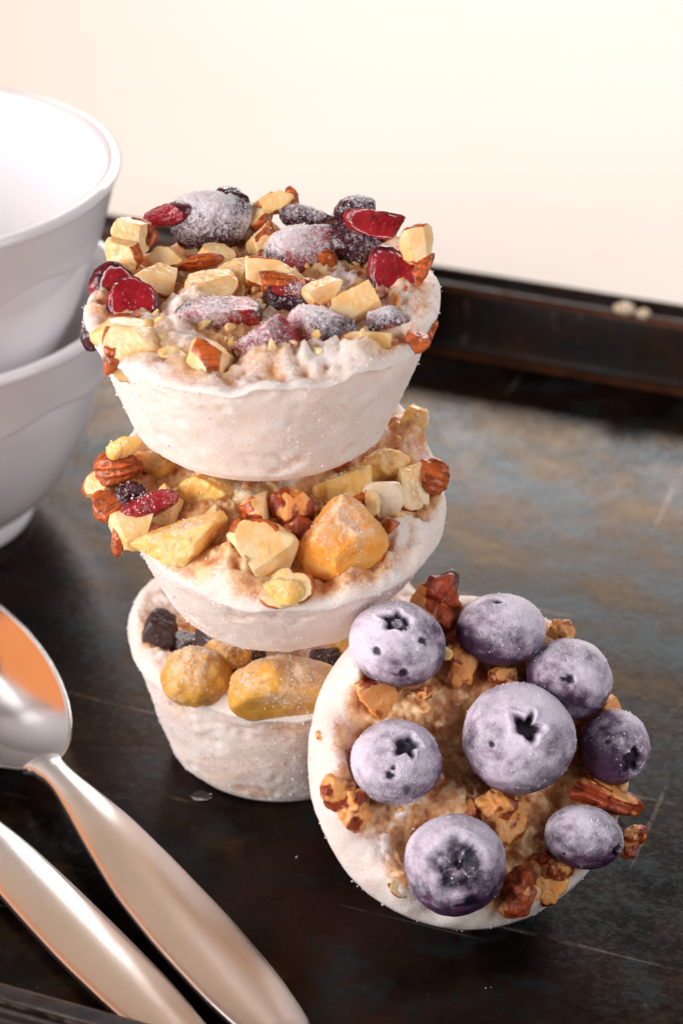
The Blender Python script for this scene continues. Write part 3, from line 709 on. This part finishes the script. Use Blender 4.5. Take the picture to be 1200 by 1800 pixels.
# ------------------------------------------------------------------ blueberries of the leaning cup
def berry(cup, k, u, v_, w_, a, b, phi, crown, pits, fo, lit_dir):
    r = np.random.default_rng(900+k); phi = R(phi)
    ph = np.array([[math.cos(phi), -math.sin(phi), 0], [math.sin(phi), math.cos(phi), 0], [0, 0, 1]]); Rm = cup.camF@ph
    def dirof(x, y):
        q = np.array([x, y]); q = np.array([math.cos(-phi)*q[0]-math.sin(-phi)*q[1], math.sin(-phi)*q[0]+math.cos(-phi)*q[1]])
        m = min(.96, np.linalg.norm(q)); q = q/max(np.linalg.norm(q), 1e-6)*m
        return np.array([q[0], q[1], math.sqrt(1-m*m)])
    ax = dirof(crown[0], crown[1]) if crown else np.array([0, 0, -1.])
    e1 = np.cross(ax, [0, 1, .3]); e1 /= np.linalg.norm(e1); e2 = np.cross(ax, e1)
    nt = 160; tt = np.r_[np.linspace(.004, .9, 70), np.linspace(.92, math.pi-.01, 70)]; pf = np.linspace(0, 2*np.pi, nt, endpoint=False)
    T, P = np.meshgrid(tt, pf, indexing='ij'); T, P = T.ravel(), P.ravel()
    d = np.outer(np.cos(T), ax)+np.outer(np.sin(T)*np.cos(P), e1)+np.outer(np.sin(T)*np.sin(P), e2)
    rad = 1+.022*fbm(d, 1.6, 2, k)+.006*fbm(d, 9, 2, k+30)
    dark = np.zeros(len(d)); off = r.uniform(0, 6)
    if crown:
        tc, ty = crown[2], crown[3]
        lob = np.cos(5*(P+off))*(.7+.5*np.cos(P+off*3))+.35*np.cos(2*P+off*2)+.4*fbm(np.stack([np.cos(P), np.sin(P), 0*P], 1), 1.5, 2, k)
        amp = {'star': .30, 'ring': .24, 'dark': .22, 'slit': .35, 'open': .14}[ty]
        te = tc*(1+amp*lob)
        dep = {'star': .24, 'ring': .16, 'dark': .20, 'slit': .14, 'open': .14}[ty]
        ins = sstep(te*1.05, te*.72, T)
        rad -= dep*ins
        rad += .035*np.exp(-((T-te*1.18)/(tc*.20))**2)*(ty != 'slit')
        dark = np.maximum(dark, ins*(.95+.2*fbm(d, 6, 2, k)))
        if ty == 'ring':
            core = sstep(tc*.62, tc*.35, T); rad += .05*core*(1+fbm(d, 8, 2, k)); dark -= .35*core
        if ty == 'open':
            ray_ = np.maximum(0, np.cos(3*(P+off)+1.6*fbm(d, 2.5, 2, k)))**8; rad += .07*ins*ray_; dark = ins*(.66+.4*fbm(d, 4, 3, k))-.25*ray_*ins
            core = sstep(.14, .05, T); rad -= .07*core; dark = np.maximum(dark, .6*core)
    ty_p = crown is None
    for (x, y, t) in pits:
        pd = dirof(x, y); an = np.arccos(np.clip(d@pd, -1, 1))*(1+.6*fbm(d*np.array([1, 1.9, 1]), 4.5, 3, k+9))
        q = sstep(t*1.0, t*.25, an); rad -= (.09 if ty_p else .025)*q; dark = np.maximum(dark, q)
        rad += .015*np.exp(-((an-t*1.3)/(t*.3))**2)
    c_ = (a+b)/2*.95
    v = d*rad[:, None]*np.array([a, b, c_])
    lit_vec = np.array([lit_dir[0], lit_dir[1], .45]); lit_vec /= np.linalg.norm(lit_vec)
    fr = .0+fo*.54+.55*((d@ph.T)@lit_vec)*(1.0-.30*fo)+.30*fbm(d, 1.7, 3, k+40)+.14*fbm(d, 6, 3, k+41)  # patchy frost, with each berry's lit and shaded side painted in
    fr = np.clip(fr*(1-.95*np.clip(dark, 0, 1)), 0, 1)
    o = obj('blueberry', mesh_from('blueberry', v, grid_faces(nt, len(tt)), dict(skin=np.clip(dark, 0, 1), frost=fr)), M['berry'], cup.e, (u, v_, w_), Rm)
    if crown and crown[3] in ('dark', 'ring'):
        # crown: five small upright sepals round the hollow
        vs_, fs_, sk_ = [], [], []
        for q in range(5):
            am = -off+2*math.pi*q/5+math.pi/5
            for i, (da, tk, hh) in enumerate(((-.42, 1.0, .985), (-.22, 1.0, 1.01), (0, .86, 1.03), (.22, 1.0, 1.01), (.42, 1.0, .985), (.25, 1.28, .99), (0, 1.34, 1.0), (-.25, 1.28, .99), (0, 1.08, 1.035))):
                te_ = crown[2]*(1+.05)*tk*(.9+.2*r.random()); pa = am+da
                dv = math.cos(te_)*ax+math.sin(te_)*(math.cos(pa)*e1+math.sin(pa)*e2)
                vs_.append(dv*hh*np.array([a, b, c_])); sk_.append(.4)
            n_ = 9*q; ring_ = [0, 1, 2, 3, 4, 5, 6, 7]
            for i in range(8): fs_.append((n_+ring_[i], n_+ring_[(i+1) % 8], n_+8))
        me = mesh_from('calyx', np.array(vs_), np.array(fs_), dict(skin=np.array(sk_), frost=np.full(len(vs_), .72)))
        obj('calyx', me, M['berry'], o)
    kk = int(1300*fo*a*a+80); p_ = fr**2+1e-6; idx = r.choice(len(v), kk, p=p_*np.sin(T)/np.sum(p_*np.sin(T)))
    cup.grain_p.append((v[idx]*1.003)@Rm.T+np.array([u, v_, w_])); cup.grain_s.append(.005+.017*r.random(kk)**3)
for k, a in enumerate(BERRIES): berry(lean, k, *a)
top.crumbs(110, 'almond', .17, 5); mid.crumbs(50, 'almond', .16, 6); lean.crumbs(28, 'pecan', .12, 7)
for c in (bot, mid, top, lean): c.finish()

# ------------------------------------------------------------------ crumbs on the far rim
for (x, y, s_, lb) in ((7.76, 59.80, .26, 'larger pale nut crumb lying on the far rim of the tray'), (8.28, 59.55, .20, 'smaller pale nut crumb lying on the far rim of the tray')):
    d, f = ico(4); v = d*s_*np.array([1, .8, .6])*(1+.25*fbm(d, 1.6, 3, int(s_*100)))[:, None]
    o = obj('nut_crumb', mesh_from('nut_crumb', v, f, dict(skin=0*d[:, 0], frost=0*d[:, 0])), M['white'], None, (x, y, 1.83+s_*.42))
    tag(o, lb, 'crumb', 'crumbs on the tray rim')

# ------------------------------------------------------------------ melted drop at the foot of the stack, stray frost specks
w_m = NT('melt_water'); w_m.set(color=(.95, .95, .97), rough=.05, trans=1.0, ior=1.31)
d, f = ico(4); v = d*np.array([.22, .16, .07]); v[:, 2] = np.maximum(v[:, 2], -.004)+.005; v[:, :2] *= (1+.25*fbm(d, 1.5, 2, 8))[:, None]
tag(obj('melt_drop', mesh_from('melt_drop', v, f), w_m.m, None, (-2.92, 40.12, .0)), 'small clear melted drop on the tray at the foot of the bottom cup', 'water drop')
r = np.random.default_rng(77); n = 10
cc = np.array([[1.0, 37.0], [3.6, 36.6], [-1.3, 39.3], [4.5, 38.5], [2.2, 35.2], [5.5, 43.0]])
p = cc[r.integers(0, len(cc), n)]+r.normal(0, .55, (n, 2)); q = .012+.035*r.random(n)**3
v, f = octa(np.c_[p, q*.5], q, 5)
tag(obj('frost_specks', mesh_from('frost_specks', v, f, smooth=False), M['frost']), 'tiny white frost specks scattered on the dark tray around the cups', 'frost specks', kind='stuff')
